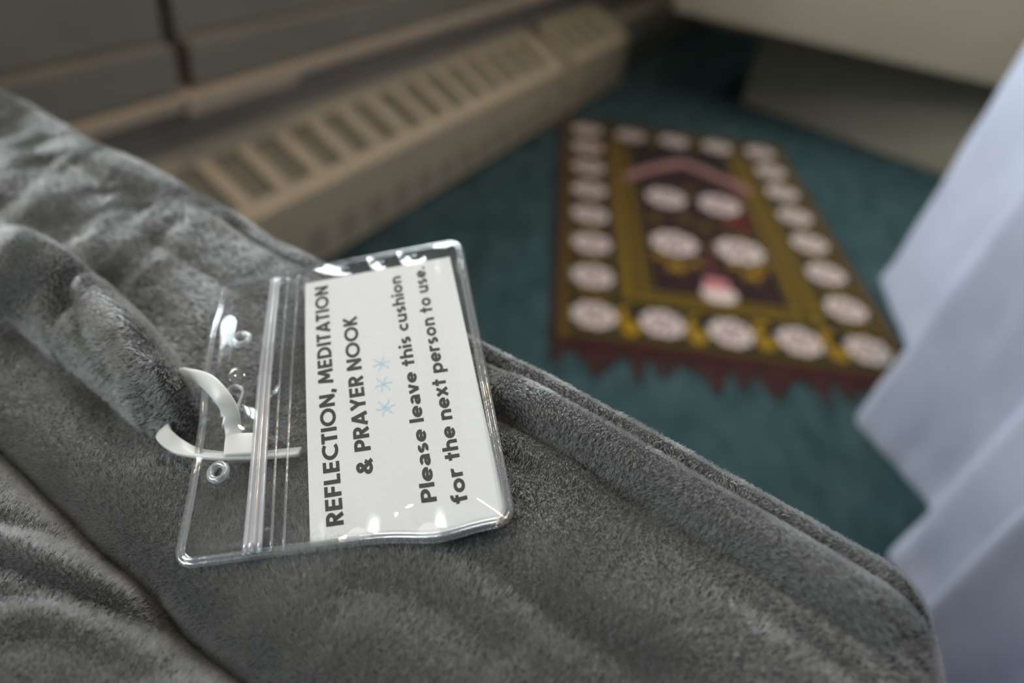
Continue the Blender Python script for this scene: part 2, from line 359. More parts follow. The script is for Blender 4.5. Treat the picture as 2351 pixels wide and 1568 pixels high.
def build_rug():
    nx, ny = 210, 330; xs = np.linspace(X0, X1, nx); ys = np.linspace(Y0, Y1, ny); gx, gy = np.meshgrid(xs, ys)
    colr = rug_pattern(gx, gy)
    hz = .010 + .0012 * vnoise(gx * 3, gy * 3, 3) + .0006 * vnoise(gx * 17, gy * 17, 5)
    P = RO + gx[..., None] * CL * RX + gy[..., None] * CL * CR * RY + hz[..., None] * Z3
    vs = list(P.reshape(-1, 3)); idx = np.arange(nx * ny).reshape(ny, nx)
    fs = np.stack([idx[:-1, :-1], idx[:-1, 1:], idx[1:, 1:], idx[1:, :-1]], -1).reshape(-1, 4).tolist()
    ring = list(idx[0, :]) + list(idx[1:, -1]) + list(idx[-1, -2::-1]) + list(idx[-2:0, 0])
    b0 = len(vs); vs += [np.array([*vs[i][:2], .0005]) for i in ring]; n = len(ring)
    fs += [(ring[k], b0 + k, b0 + (k + 1) % n, ring[(k + 1) % n]) for k in range(n)]
    cols = np.concatenate([colr.reshape(-1, 3), np.tile(srgb(70, 30, 28), (n, 1))])
    m = mat('rug_pile', (.3, .2, .1), .95, .05); b = m.node_tree.nodes['Principled BSDF']
    at = N(m, 'ShaderNodeAttribute', attribute_name='weave'); L(m, at.outputs['Color'], b.inputs['Base Color'])
    b.inputs['Sheen Weight'].default_value = .15
    o = mesh_obj('prayer_rug', vs, fs, m)
    ca_ = o.data.color_attributes.new('weave', 'FLOAT_COLOR', 'POINT')
    ca_.data.foreach_set('color', np.c_[cols, np.ones(len(cols))].astype(np.float32).ravel())
    tag(o, 'maroon and gold prayer rug with white floral medallions lying on teal carpet', 'rug')
    for yy, sg, nm in ((Y0, -1, 0), (Y1, 1, 1)):
        fmb = MB()
        for k in range(120):
            x = X0 + (X1 - X0) * (k + .5) / 120 + random.uniform(-.01, .01)
            ln = (.22 + .48 * (.5 + .5 * math.sin(k * .55 + 1.3 * math.sin(k * .21)))) * random.uniform(.75, 1.1)
            if sg > 0: ln *= .12
            dxx = random.uniform(-.05, .05); pts = []
            for q in range(5):
                t = q / 4; pts.append(rug_pt(x + dxx * t * t, yy + sg * ln * t, .0065 * (1 - t) + .003))
            fmb.tube(pts, [.0022, .0024, .0024, .0022, .0012], 5)
        tag(fmb.build('fringe', M_fringe, o, smooth=True), 'maroon fringe', kind='stuff')
    return o
build_rug()

# ------------------------------------------------------------------ white pleated cloth
def build_cloth():
    zh = .20
    hem_px = [(2020, 640), (2095, 815), (1962, 962), (2150, 1172), (2040, 1280), (2160, 1480)]
    hem = [at_z(*p, zh)[:2] for p in hem_px]
    hem = [np.array([1.02, 1.42]), np.array([.93, 1.17]), np.array([.80, 1.30])] + hem + [np.array(p) for p in ((.345, .375), (.40, .285), (.315, .25), (.37, .16), (.29, .12), (.36, .02))]
    # subdivide, round the folds
    P = []
    for a, b_ in zip(hem[:-1], hem[1:]):
        for t in np.linspace(0, 1, 24, endpoint=False): P.append(a * (1 - t) + b_ * t)
    P.append(hem[-1]); P = np.array(P)
    for _ in range(5):
        Q = P.copy(); Q[1:-1] = .25 * P[:-2] + .5 * P[1:-1] + .25 * P[2:]; P = Q
    # the rounding pulls the fold tips in; push the tips back out
    T = np.gradient(P, axis=0); T /= np.linalg.norm(T, axis=1)[:, None]; NN = np.c_[T[:, 1], -T[:, 0]]
    zs = np.concatenate([[zh, zh + .0015, zh + .004], np.linspace(zh + .012, zh + .6, 34), np.linspace(zh + .65, 2.46, 30)])
    n = len(P); vs = []; arc = np.concatenate([[0], np.cumsum(np.linalg.norm(np.diff(P, axis=0), axis=1))])
    mean = P.copy()
    for _ in range(60): Q = mean.copy(); Q[1:-1] = .25 * mean[:-2] + .5 * mean[1:-1] + .25 * mean[2:]; mean = Q
    for z in zs:
        h = z - zh; fade = 1 - .35 * min(1, h / 1.2)
        q = mean + (P - mean) * fade + np.array([.085, -.058]) * min(h, 1.0) * (1 - .25 * min(h, 1))
        amp = .004 * min(1, h / .05 + .2)
        wv = amp * vnoise(arc * 14 + h * 3, np.full(n, h * 9), 11) + .0018 * vnoise(arc * 45 + h * 12, np.full(n, h * 20), 12)
        hemb = .0016 if h < .028 else 0.0
        q = q + NN * (wv + hemb)[:, None]
        vs += [np.array([*p, z]) for p in q]
    idx = np.arange(n * len(zs)).reshape(len(zs), n)
    fs = np.stack([idx[:-1, :-1], idx[:-1, 1:], idx[1:, 1:], idx[1:, :-1]], -1).reshape(-1, 4).tolist()
    o = mesh_obj('white_drape', vs, fs, M_cloth)
    sm = o.modifiers.new('thickness', 'SOLIDIFY'); sm.thickness = .0016; sm.offset = 0
    tag(o, 'white cotton cloth hanging in deep pleats with its hem above the carpet', 'cloth')
build_cloth()

# ------------------------------------------------------------------ the grey cushion
NV = .664 * rgt + 4.316 * (-upv) + 4.58 * fwd
CN = -NV / np.linalg.norm(NV); CP = EYE + NV / (NV @ NV)
C1 = at_plane(1900, 1180, CP, CN) - at_plane(200, 300, CP, CN); C1 /= np.linalg.norm(C1)
C2 = np.cross(C1, CN); CO = at_plane(1110, 775, CP, CN)
if C2 @ (EYE - CO) < 0: C2 = -C2
def st(px):                                       # a photo point -> cushion-top coordinates
    X = at_plane(px[0], px[1], CP, CN) - CO; return np.array([X @ C1, X @ C2])
def sts(pts): return np.array([st(p) for p in pts])
def cush(s, t, h): return CO + C1 * s + C2 * t + CN * h
def pl_dist(S, T, poly):
    """distance to polyline, sign (+ = far side), arclength fraction"""
    best = np.full(S.shape, 1e9); sg = np.zeros(S.shape); fr = np.zeros(S.shape)
    ln = np.linalg.norm(np.diff(poly, axis=0), axis=1); tot = ln.sum(); acc = 0
    for i in range(len(poly) - 1):
        a, b_ = poly[i], poly[i + 1]; dv = b_ - a; L2 = dv @ dv
        k = np.clip(((S - a[0]) * dv[0] + (T - a[1]) * dv[1]) / L2, 0, 1)
        ex, ey = S - a[0] - k * dv[0], T - a[1] - k * dv[1]; d = np.hypot(ex, ey); m = d < best
        best = np.where(m, d, best); sg = np.where(m, np.where(dv[0] * ey - dv[1] * ex < 0, 1., -1.), sg); fr = np.where(m, (acc + k * ln[i]) / tot, fr); acc += ln[i]
    return best, sg, fr
SMIN, SMAX, TMAX = -.54, .1418, .60
def ends(fr, a=.15): return sstep(fr, 0, a) * (1 - sstep(fr, 1 - a, 1))
FU = sts([(-160, 450), (0, 510), (100, 565), (157, 605), (224, 645), (292, 701), (348, 757), (390, 808), (424, 862), (475, 905), (540, 950), (600, 985)])
FLo = sts([(-160, 640), (0, 715), (60, 757), (112, 802), (185, 852), (253, 912), (314, 966), (372, 990), (430, 1000), (500, 1015), (540, 1035), (590, 1050)])
def height(S, T):
    h = np.zeros(S.shape)
    # soft fill and undulation
    h += .0022 * vnoise(S * 18 + 3, T * 18, 21) + .0010 * vnoise(S * 45, T * 45 + 9, 22)
    d_far = T; d_r = SMAX - S
    # welt seam: roll, groove, outer bead along the far edge
    gm = sstep(S, -.165, -.12)
    h += gm * (.0016 * np.exp(-((d_far - .0135) / .006) ** 2) - .0038 * np.exp(-((d_far - .0062) / .0019) ** 2)) * (1 - .75 * sstep(S, .118, .136))
    # rounded outer edge
    for d, r in ((d_far, .0055), (d_r, .020)):
        q = np.clip(d / r, 0, 1); h -= r * .9 * (1 - np.sqrt(np.clip(1 - (1 - q) ** 2, 0, 1)))
    # long creases parallel to the seam
    def crease(px, depth, wn, wf_, side=0.0, fade=.12):
        nonlocal h
        dd, sg, fr = pl_dist(S, T, sts(px)); e = ends(fr, fade) * (dd < .08)
        h -= depth * e * np.exp(-(dd / wn) ** 2)
        if side: h += e * side * np.where(sg > 0, np.exp(-((dd - wf_) / wf_) ** 2), 0)
    crease([(1060, 905), (1140, 942), (1330, 1050), (1560, 1192), (1780, 1320), (2010, 1465), (2120, 1540)], .0042, .0030, .008, .0032)
    crease([(1090, 1010), (1300, 1110), (1480, 1205), (1608, 1289), (1766, 1400), (1925, 1506), (2040, 1600)], .0018, .0036, .008, .0009)
    crease([(1000, 1230), (1080, 1273), (1200, 1360), (1291, 1426), (1450, 1520), (1560, 1600)], .0018, .0045, .010, .0010)
    crease([(1180, 1560), (1050, 1450), (900, 1385), (760, 1370)], .0012, .006, .010, .0008)
    # wrinkles on the far left
    crease([(280, 500), (365, 552), (450, 600), (527, 648), (620, 700)], 0.0014, 0.0034, 0.0080, 0.0006)
    crease([(170, 360), (220, 400), (290, 440), (360, 480)], 0.0018, 0.0052, 0.0100, 0.0007)
    crease([(250, 395), (330, 430), (420, 462)], 0.0012, 0.0046, 0.0080, 0.0003)
    crease([(-60, 470), (20, 445), (75, 400), (110, 350)], 0.0036, 0.0098, 0.0120, 0.0010)
    crease([(170, 540), (205, 470), (240, 420)], 0.0025, 0.0075, 0.0120, 0.0007)
    crease([(225, 590), (262, 520), (330, 455)], 0.0018, 0.0069, 0.0100, 0.0007)
    crease([(90, 520), (120, 450), (150, 380)], 0.0014, 0.0069, 0.0100, 0.0003)
    crease([(340, 560), (390, 510), (430, 500)], 0.0017, 0.0046, 0.0080, 0.0003)
    # broad dip behind the fold
    dd, sg, fr = pl_dist(S, T, FU); h -= .0055 * ends(fr, .2) * np.where(sg > 0, np.exp(-(dd / .012) ** 2), 0)
    # the gathered fold that carries the tie
    dU, sU, fU = pl_dist(S, T, FU); dL, sL, fLo = pl_dist(S, T, FLo)
    ins = (sU < 0) & (sL > 0); x = dU / (dU + dL + 1e-9); f_ = .5 * (fU + fLo)
    A = .0210 * sstep(f_, .0, .45) * (1 - .60 * sstep(f_, .84, .99)) * (1 - sstep(f_, .985, 1.0))
    BE = sts([(512, 690), (498, 760), (480, 840), (466, 960), (440, 1060)]); dE, sE, fE = pl_dist(S, T, BE)
    q1 = st((540, 930)); sq = pl_dist(np.array([q1[0]]), np.array([q1[1]]), BE)[1][0]
    A = A * (1 - .88 * sstep(dE * sE * sq, -.007, .0005))
    prof = np.where(ins, (1 - np.exp(-x / .07)) * np.clip(1 - x ** 2.4, 0, 1) ** .8, 0)
    skew = 1 + .25 * (.5 - x)
    h += A * prof * skew
    for px, dp, wd_ in (([(345, 850), (379, 867), (430, 898), (478, 930), (540, 962)], .0045, .0036), ([(300, 915), (337, 936), (400, 968), (452, 1000), (520, 1020)], .0045, .0036), ([(390, 862), (440, 893), (490, 925)], .0030, .0018)):
        dd, sg, fr = pl_dist(S, T, sts(px)); h -= dp * sstep(fr, 0, .5) * np.exp(-(dd / wd_) ** 2) * ins
    dd, sg, fr = pl_dist(S, T, sts([(188, 755), (203, 722), (235, 700)])); h -= .0062 * np.exp(-(dd / .0048) ** 2)
    dd, sg, fr = pl_dist(S, T, sts([(218, 740), (228, 790), (245, 840), (300, 900)])); h -= .0030 * np.exp(-(dd / .0028) ** 2) * (1 - .6 * fr)
    # shadowed hollow under the fold
    dd, sg, fr = pl_dist(S, T, FLo); h -= .0035 * ends(fr, .2) * np.where(sg < 0, np.exp(-(dd / .010) ** 2), 0)
    # the deep crease and the puffed part at the lower left
    DC = sts([(-200, 850), (0, 1042), (140, 1186), (270, 1305), (380, 1420), (480, 1502), (560, 1570), (660, 1660), (800, 1800)])
    dd, sg, fr = pl_dist(S, T, DC)
    h += np.where(sg < 0, .0115 * (1 - np.exp(-dd / .015)), .004 * (1 - np.exp(-dd / .014)) - .004 * sstep(dd, .012, .06)) - .0075 * np.exp(-(dd / .0022) ** 2) - .006 * np.exp(-(dd / .007) ** 2)
    low = sg < 0
    for px, dp, wd_ in (([(-80, 1195), (0, 1215), (128, 1228), (190, 1256), (260, 1300)], .0024, .0030), ([(-80, 1285), (0, 1310), (213, 1383), (383, 1427), (469, 1490), (540, 1560)], .0042, .0036),
                        ([(-60, 1385), (60, 1390), (192, 1398), (383, 1456), (480, 1530)], .0026, .004), ([(0, 1500), (150, 1490), (300, 1530), (400, 1600)], .0024, .006)):
        d3, s3, f3 = pl_dist(S, T, sts(px)); h += low * ends(f3, .2) * (-dp * np.exp(-(d3 / wd_) ** 2) + np.where(s3 > 0, .6 * dp * np.exp(-((d3 - .007) / .006) ** 2), 0))
    # the badge rests here: press the plush down a little
    BC = sts([(560, 760), (600, 900), (560, 1030), (520, 1150)]); dd, sg, fr = pl_dist(S, T, BC); h -= .0032 * np.exp(-(dd / .014) ** 2) * (1 - .85 * ins)
    return h - .0012
def build_cushion():
    root_z = .36
    ss = np.concatenate([np.linspace(SMIN, -.40, 24, endpoint=False), np.arange(-.40, SMAX - .02, .0011), np.linspace(SMAX - .02, SMAX, 30)])
    tt = np.concatenate([np.linspace(0, .02, 40, endpoint=False), np.arange(.02, .17, .0011), np.linspace(.175, TMAX, 50)])
    S, T = np.meshgrid(ss, tt)
    # round the corners of the sheet
    def corner(S, T, s0, dirs, t0, dirt, R):
        x = (S - (s0 - dirs * R)) * dirs / R; y = (T - (t0 - dirt * R)) * dirt / R; m = (x > 0) & (y > 0) & (x <= 1.0001) & (y <= 1.0001)
        xx, yy = np.where(m, x, 0), np.where(m, y, 0)
        return np.where(m, s0 - dirs * R + dirs * R * xx * np.sqrt(1 - yy * yy / 2), S), np.where(m, t0 - dirt * R + dirt * R * yy * np.sqrt(1 - xx * xx / 2), T)
    H = height(S, T)
    S2, T2 = corner(S, T, SMAX, 1, 0, -1, .0225)
    S2, T2 = corner(S2, T2, SMIN, -1, 0, -1, .04); S2, T2 = corner(S2, T2, SMIN, -1, TMAX, 1, .06); S2, T2 = corner(S2, T2, SMAX, 1, TMAX, 1, .06)
    # soft sag of the silhouette
    T2 = T2 + .0018 * vnoise(S2 * 22 + 5, S2 * 0, 31) * (T2 < .02)
    H = H - .006 * sstep(T2, .30, TMAX) * 4
    P = CO + S2[..., None] * C1 + T2[..., None] * C2 + H[..., None] * CN
    ny, nx = S.shape; vs = P.reshape(-1, 3); idx = np.arange(nx * ny).reshape(ny, nx)
    fs = np.stack([idx[:-1, :-1], idx[1:, :-1], idx[1:, 1:], idx[:-1, 1:]], -1).reshape(-1, 4)
    ring = np.concatenate([idx[0, :], idx[1:, -1], idx[-1, -2::-1], idx[-2:0:-1, 0]])
    top = vs[ring]; cen = CO + C1 * ((SMIN + SMAX) / 2) + C2 * (TMAX / 2)
    outd = top - cen; outd[:, 2] = 0; outd /= np.linalg.norm(outd, axis=1)[:, None]
    allv = [vs]; allf = fs.tolist(); prev = ring; base = len(vs)
    for k, (fz, o_) in enumerate(((.015, .001), (.05, -.001), (.2, -.004), (.5, -.008), (.8, -.018), (.95, -.034), (1.0, -.06))):
        q = top + outd * o_; q[:, 2] = top[:, 2] * (1 - fz) + root_z * fz
        cur = base + np.arange(len(ring)); allv.append(q); n = len(ring)
        allf += [(int(prev[i]), int(prev[(i + 1) % n]), int(cur[(i + 1) % n]), int(cur[i])) for i in range(n)]
        prev = cur; base += n
    allf.append(tuple(int(i) for i in prev[::-1]))
    o = mesh_obj('plush_cushion', np.concatenate(allv), allf, M_plush)
    tag(o, 'large grey plush cushion with a bunched fold tied to a clear badge', 'cushion')
    return o, vs, fs, P
cushion, CV, CF, CGRID = build_cushion()

def build_pile(nstr=420000):
    v = CV[CF]                                                     # quads of the top
    c = v.mean(1); e1 = v[:, 1] - v[:, 0]; e2 = v[:, 3] - v[:, 0]; nr = np.cross(e1, e2); ar = np.linalg.norm(nr, axis=1); nr = nr / (ar[:, None] + 1e-15)
    nr *= np.sign(nr @ CN)[:, None]
    rel = c - EYE; z = rel @ fwd; x = rel @ rgt / np.maximum(z, .02) * FPX; y = rel @ upv / np.maximum(z, .02) * FPX
    near = (z > .05) & (np.abs(x) < IMW * .62) & (np.abs(y) < IMH * .66)
    wgt = ar * np.where(near, 1 / np.clip(z, .13, .5) ** 1.6, .6)
    pick = rng.choice(len(c), nstr, p=wgt / wgt.sum())
    a, b_ = rng.random(nstr), rng.random(nstr); q = v[pick]
    root = (q[:, 0] * ((1 - a) * (1 - b_))[:, None] + q[:, 1] * (a * (1 - b_))[:, None] + q[:, 2] * (a * b_)[:, None] + q[:, 3] * ((1 - a) * b_)[:, None])
    n = nr[pick]; rl = root - CO; s, t = rl @ C1, rl @ C2
    low = sstep(t + .35 * s + .015 * vnoise(s * 25, t * 25 + 3, 44), .040, .085)
    nf = 1 - .58 * sstep(s, -.125, -.085)
    ang = np.where(rng.random(nstr) < low, -1.4, 1.75) + nf * (2.2 * vnoise(s * 16 + 7, t * 16, 41) + 1.5 * vnoise(s * 48, t * 48 + 4, 42) + 1.7 * vnoise(s * 105 + t * 30, t * 70 + 4, 45)) + .30 * rng.standard_normal(nstr)
    lie = C1 * np.cos(ang)[:, None] + C2 * np.sin(ang)[:, None]; lie -= n * np.sum(lie * n, 1)[:, None]; lie /= np.linalg.norm(lie, axis=1)[:, None]
    slant = np.clip(1.12 - .62 * low + .26 * vnoise(s * 30 + 2, t * 30, 43) + .22 * nf * vnoise(s * 95 + 2, t * 70, 46) + .18 * rng.standard_normal(nstr), .1, 1.5)
    ln = .0015 * rng.uniform(.7, 1.25, nstr) * np.where(near[pick], 1, 1.2)
    # clump the tips
    cl = np.stack([np.round(s / .0006), np.round(t / .0006)], 1); cs, ct = cl[:, 0] * .0006, cl[:, 1] * .0006
    clump = C1 * (cs - s)[:, None] + C2 * (ct - t)[:, None]
    mid = root + (n * np.cos(slant * .5)[:, None] + lie * np.sin(slant * .5)[:, None]) * (ln * .5)[:, None] + clump * .25
    tip = mid + (n * np.cos(slant)[:, None] + lie * np.sin(slant)[:, None]) * (ln * .5)[:, None] + clump * .4
    root = root - n * .0003
    hc = bpy.data.hair_curves.new('plush_pile'); hc.add_curves([3] * nstr)
    pos = np.stack([root, mid, tip], 1).reshape(-1, 3).astype(np.float32)
    hc.attributes['position'].data.foreach_set('vector', pos.ravel())
    rad = np.tile(np.array([.000075, .000070, .00003], np.float32), nstr) * np.repeat(np.where(near[pick], 1, 2.5), 3)
    ra = hc.attributes.get('radius') or hc.attributes.new('radius', 'FLOAT', 'POINT'); ra.data.foreach_set('value', rad.astype(np.float32))
    hc.materials.append(M_fur)
    o = bpy.data.objects.new('plush_pile', hc); COL.objects.link(o); o.parent = cushion
    o['kind'] = 'stuff'
    return o
build_pile()

# bench under the cushion
bcen = CO + C1 * ((SMIN + SMAX) / 2) + C2 * (TMAX / 2); by = np.array([-C1[1], C1[0], 0]); by /= np.linalg.norm(by); bx = np.array([by[1], -by[0], 0]); bo = np.array([bcen[0], bcen[1], 0])
bench = tag(empty('low_bench', bo), 'low wooden bench under the grey cushion', 'bench')
b = MB(); b.box(bo, bx, by, Z3, -.25, .25, -.20, .20, .315, .3585, .008); b.build('seat', M_bench, bench)
for sx in (-.21, .21):
    for sy in (-.16, .16):
        b = MB(); b.box(bo, bx, by, Z3, sx - .02, sx + .02, sy - .02, sy + .02, 0, .315, .004); b.build('leg', M_bench, bench)

# ------------------------------------------------------------------ badge holder
def on_height(px, h): return at_plane(px[0], px[1], CP + CN * h, CN)
BQ = [on_height((396, 1308), .0025), on_height((506, 652), .0030), on_height((1058, 548), .0085), on_height((1186, 1205), .0050)]
BN = np.cross(BQ[3] - BQ[0], BQ[1] - BQ[0]); BN /= np.linalg.norm(BN); BN = BN if BN[2] > 0 else -BN
def bpt(a, b_, h=0.0):
    """a: up the reading direction, b: across towards the closed end"""
    p = BQ[0] * (1 - a) * (1 - b_) + BQ[1] * a * (1 - b_) + BQ[2] * a * b_ + BQ[3] * (1 - a) * b_
    flap = math.exp(-(b_ / .30) ** 2)
    k = .0012 * flap * math.exp(-((a - .50) / .22) ** 2) - .0008 * flap * math.exp(-((a - .88) / .10) ** 2)
    k += .0010 * math.sin(b_ * 3.0) * math.sin(math.pi * a)
    k += .0026 * max(0, 1 - b_ / .21) * math.exp(-((a - .66) / .19) ** 4)
    tl = math.exp(-((b_ - 1.0) / .06) ** 2) * math.sin(math.pi * a) * .0008
    # the edge by the slot is drawn in towards the middle of the pouch
    across = (BQ[3] - BQ[0]) / np.linalg.norm(BQ[3] - BQ[0])
    pull = .0014 * math.exp(-(b_ / .10) ** 2) * math.sin(math.pi * min(1, max(0, a * 1.12))) ** 1.0
    dip = -.0006 * math.exp(-((b_ - .72) / .1) ** 2) * math.exp(-(a / .25) ** 2)
    # lower right corner is nipped: the long side is bowed
    bow = -.0016 * math.exp(-(a / .12) ** 2) * math.exp(-((b_ - .78) / .10) ** 2)
    up_dir = (BQ[1] - BQ[0]) / np.linalg.norm(BQ[1] - BQ[0])
    return p + BN * (k + h + tl + dip) + across * pull + up_dir * bow
def b_inv(px):
    q = np.array([.5, .5])
    def pj(X): c = X - EYE; z = c @ fwd; return np.array([IMW / 2 + FPX * (c @ rgt) / z, IMH / 2 - FPX * (c @ upv) / z])
    for _ in range(25):
        e = pj(bpt(*q)) - px; J = np.stack([(pj(bpt(q[0] + 1e-4, q[1])) - px - e) / 1e-4, (pj(bpt(q[0], q[1] + 1e-4)) - px - e) / 1e-4], 1)
        q = q - np.linalg.solve(J, e)
    return q
LA = np.linalg.norm(BQ[1] - BQ[0]); LB = np.linalg.norm(BQ[3] - BQ[0])
RC = .0052
def outline(inset, n=9, sub=40):
    """rounded outline in (a, b), starting along the lower long side"""
    A, B = LA, LB; r = max(RC - inset, .0015); pts = []
    def arc(ca_, cb_, t0):
        for k in range(n + 1):
            t = math.radians(t0 + 90 * k / n); pts.append((ca_ + r * math.cos(t), cb_ + r * math.sin(t)))
    corners = [(inset + r, inset + r, 180), (A - inset - r, inset + r, 270), (A - inset - r, B - inset - r, 0), (inset + r, B - inset - r, 90)]
    full = []
    for (ca_, cb_, t0) in corners:
        pts = []; arc(ca_, cb_, t0); full.append(pts)
    out = []
    for i in range(4):
        out += full[i]; p, q = full[i][-1], full[(i + 1) % 4][0]
        for k in range(1, sub): t = k / sub; out.append((p[0] * (1 - t) + q[0] * t, p[1] * (1 - t) + q[1] * t))
    return [(a / A, b_ / B) for a, b_ in out]
def stadium(c0, c1, r, n=12):
    d = np.array(c1, float) - np.array(c0, float); d /= np.linalg.norm(d); a0 = math.atan2(d[1], d[0]); out = []
    for k in range(n + 1): t = a0 - math.pi / 2 + math.pi * k / n; out.append((c1[0] + r * math.cos(t), c1[1] + r * math.sin(t)))
    for k in range(n + 1): t = a0 + math.pi / 2 + math.pi * k / n; out.append((c0[0] + r * math.cos(t), c0[1] + r * math.sin(t)))
    return out
HOLES = [b_inv(np.array(p, float)) for p in ((555, 782), (503, 1087))]
SLOT0, SLOT1 = b_inv(np.array((528, 944.))), b_inv(np.array((540, 905.)))
HR, SR = .0017, .0022
def in_hole(a, b_):
    x, y = a * LA, b_ * LB
    for h in HOLES:
        if math.hypot(x - h[0] * LA, y - h[1] * LB) < HR: return True
    p0, p1 = np.array([SLOT0[0] * LA, SLOT0[1] * LB]), np.array([SLOT1[0] * LA, SLOT1[1] * LB]); d = p1 - p0
    t = min(1, max(0, ((x - p0[0]) * d[0] + (y - p0[1]) * d[1]) / (d @ d)))
    return math.hypot(x - p0[0] - t * d[0], y - p0[1] - t * d[1]) < SR
def inside_round(a, b_, inset=.0012):
    x, y = a * LA, b_ * LB; r = RC
    cx_ = min(max(x, r), LA - r); cy_ = min(max(y, r), LB - r)
    dx_, dy_ = x - cx_, y - cy_
    if dx_ == 0 or dy_ == 0: return inset <= x <= LA - inset and inset <= y <= LB - inset
    return math.hypot(dx_, dy_) <= r - inset
badge = tag(empty('badge_holder', bpt(.5, .5, -.001)), 'clear vinyl badge holder lying on the grey cushion, tied through its slot', 'badge holder')
def sheet(name, sgn, wr):
    na, nb = 190, 156; vs = {}; V = []; Fc = []
    def vid(i, j_):
        if (i, j_) not in vs:
            a, b_ = i / na, j_ / nb
            # wrinkle the vinyl round the slot and along the far long side
            ds = math.hypot((a - .48) * LA, (b_ - .12) * LB); th = math.atan2((b_ - .12) * LB, (a - .48) * LA)
            k = wr * ((.0005 * math.exp(-(ds / .020) ** 2) * math.sin(th * 4 + ds * 240 + .8) + .0019 * math.exp(-(ds / .032) ** 2) * math.sin(th * 2 - ds * 110 + 2.0) + .0016 * math.exp(-((a - .95) / .05) ** 2 - ((b_ - .39) / .09) ** 2)) + .0008 * math.exp(-((a - .97) / .035) ** 2) * math.sin(b_ * 26 + 3 * math.sin(b_ * 9)) * sstep(b_, .3, .42)
                      + .0006 * math.exp(-((a - .045) / .05) ** 2) * math.sin(b_ * 30 + 1.0) * sstep(b_, .42, .5) * (1 - sstep(b_, .75, .9)))
            edge = min(a * LA, (1 - a) * LA, b_ * LB, (1 - b_) * LB); puff = .00095 * sstep(edge, .001, .010)
            vs[(i, j_)] = len(V); V.append(bpt(a, b_, sgn * puff + (k if sgn > 0 else 0)))
        return vs[(i, j_)]
    for i in range(na):
        for j_ in range(nb):
            a, b_ = (i + .5) / na, (j_ + .5) / nb
            if inside_round(a, b_) and not in_hole(a, b_): Fc.append((vid(i, j_), vid(i + 1, j_), vid(i + 1, j_ + 1), vid(i, j_ + 1)))
    return mesh_obj(name, V, Fc, M_vinyl, badge)
sheet('front_sheet', 1, 1.0); sheet('back_sheet', -1, 0)
m = MB(); m.tube([bpt(a, b_) for a, b_ in outline(.0008)], .0010, 10, closed=True, up=BN, scale=(1, .75)); m.build('rim', M_bead, badge, smooth=True)
m = MB(); m.tube([bpt(a, b_, .0004) for a, b_ in outline(.0019)], .00035, 8, closed=True, up=BN, scale=(1.6, .7)); m.build('weld_line', M_bead, badge, smooth=True)
def rib(name, p0, p1, r, h):
    a0, b0 = b_inv(np.array(p0, float)); a1, b1 = b_inv(np.array(p1, float)); mm = MB()
    mm.tube([bpt(a0 + (a1 - a0) * t, b0 + (b1 - b0) * t + .0, h) for t in np.linspace(.0, 1, 40)], r, 10, up=BN, scale=(1, .8)); return mm
z = MB()
for p0, p1, r in (((567, 1277), (628, 648), .0007), ((583, 1275), (635, 647), .0012), ((600, 1274), (643, 645), .0007)):
    q = rib('', p0, p1, r, .0013); z.add(q.v, q.f)
z.build('zip_seal', M_zip, badge, smooth=True)
for p0, p1 in (((626, 1270), (664, 640)), ((655, 1266), (688, 634))):
    rib('', p0, p1, .0004, .0011).build('seal_rib', M_bead, badge, smooth=True)
for h in HOLES:
    m = MB(); m.tube([bpt(h[0] + (HR + .0007) * math.cos(t) / LA, h[1] + (HR + .0007) * math.sin(t) / LB, .0006) for t in np.linspace(0, 2 * math.pi, 28, endpoint=False)], .0010, 10, closed=True, up=BN)
    m.build('punched_eyelet', M_zip, badge, smooth=True)
m = MB(); m.tube([bpt(x / LA, y / LB, .0005) for x, y in stadium((SLOT0[0] * LA, SLOT0[1] * LB), (SLOT1[0] * LA, SLOT1[1] * LB), SR + .0003)], .00055, 8, closed=True, up=BN)
m.build('slot_edge', M_zip, badge, smooth=True)

# ------------------------------------------------------------------ the printed card inside
CQ = [b_inv(np.array(p, float)) for p in ((712, 1254), (700, 651), (1032, 588), (1165, 1188))]
def cpt(u, v, h=0.0):                              # u up the reading direction, v across
    q = CQ[0] * (1 - u) * (1 - v) + CQ[1] * u * (1 - v) + CQ[2] * u * v + CQ[3] * (1 - u) * v
    return bpt(q[0], q[1], h - .00035)
n = 30; V = [cpt(i / n, j_ / n, s) for s in (.00018, -.00018) for i in range(n + 1) for j_ in range(n + 1)]
nn = (n + 1) ** 2; idx = np.arange(nn).reshape(n + 1, n + 1); Fc = []
for i in range(n):
    for j_ in range(n):
        a, b_, c, d = idx[i, j_], idx[i + 1, j_], idx[i + 1, j_ + 1], idx[i, j_ + 1]; Fc.append((a, b_, c, d)); Fc.append((d + nn, c + nn, b_ + nn, a + nn))
rg = list(idx[0, :]) + list(idx[1:, -1]) + list(idx[-1, -2::-1]) + list(idx[-2:0:-1, 0])
Fc += [(rg[k], rg[(k + 1) % len(rg)], rg[(k + 1) % len(rg)] + nn, rg[k] + nn) for k in range(len(rg))]
card = mesh_obj('printed_card', V, Fc, M_card, smooth=False)
tag(card, 'white textured card with bold dark lettering inside the clear badge holder', 'card')

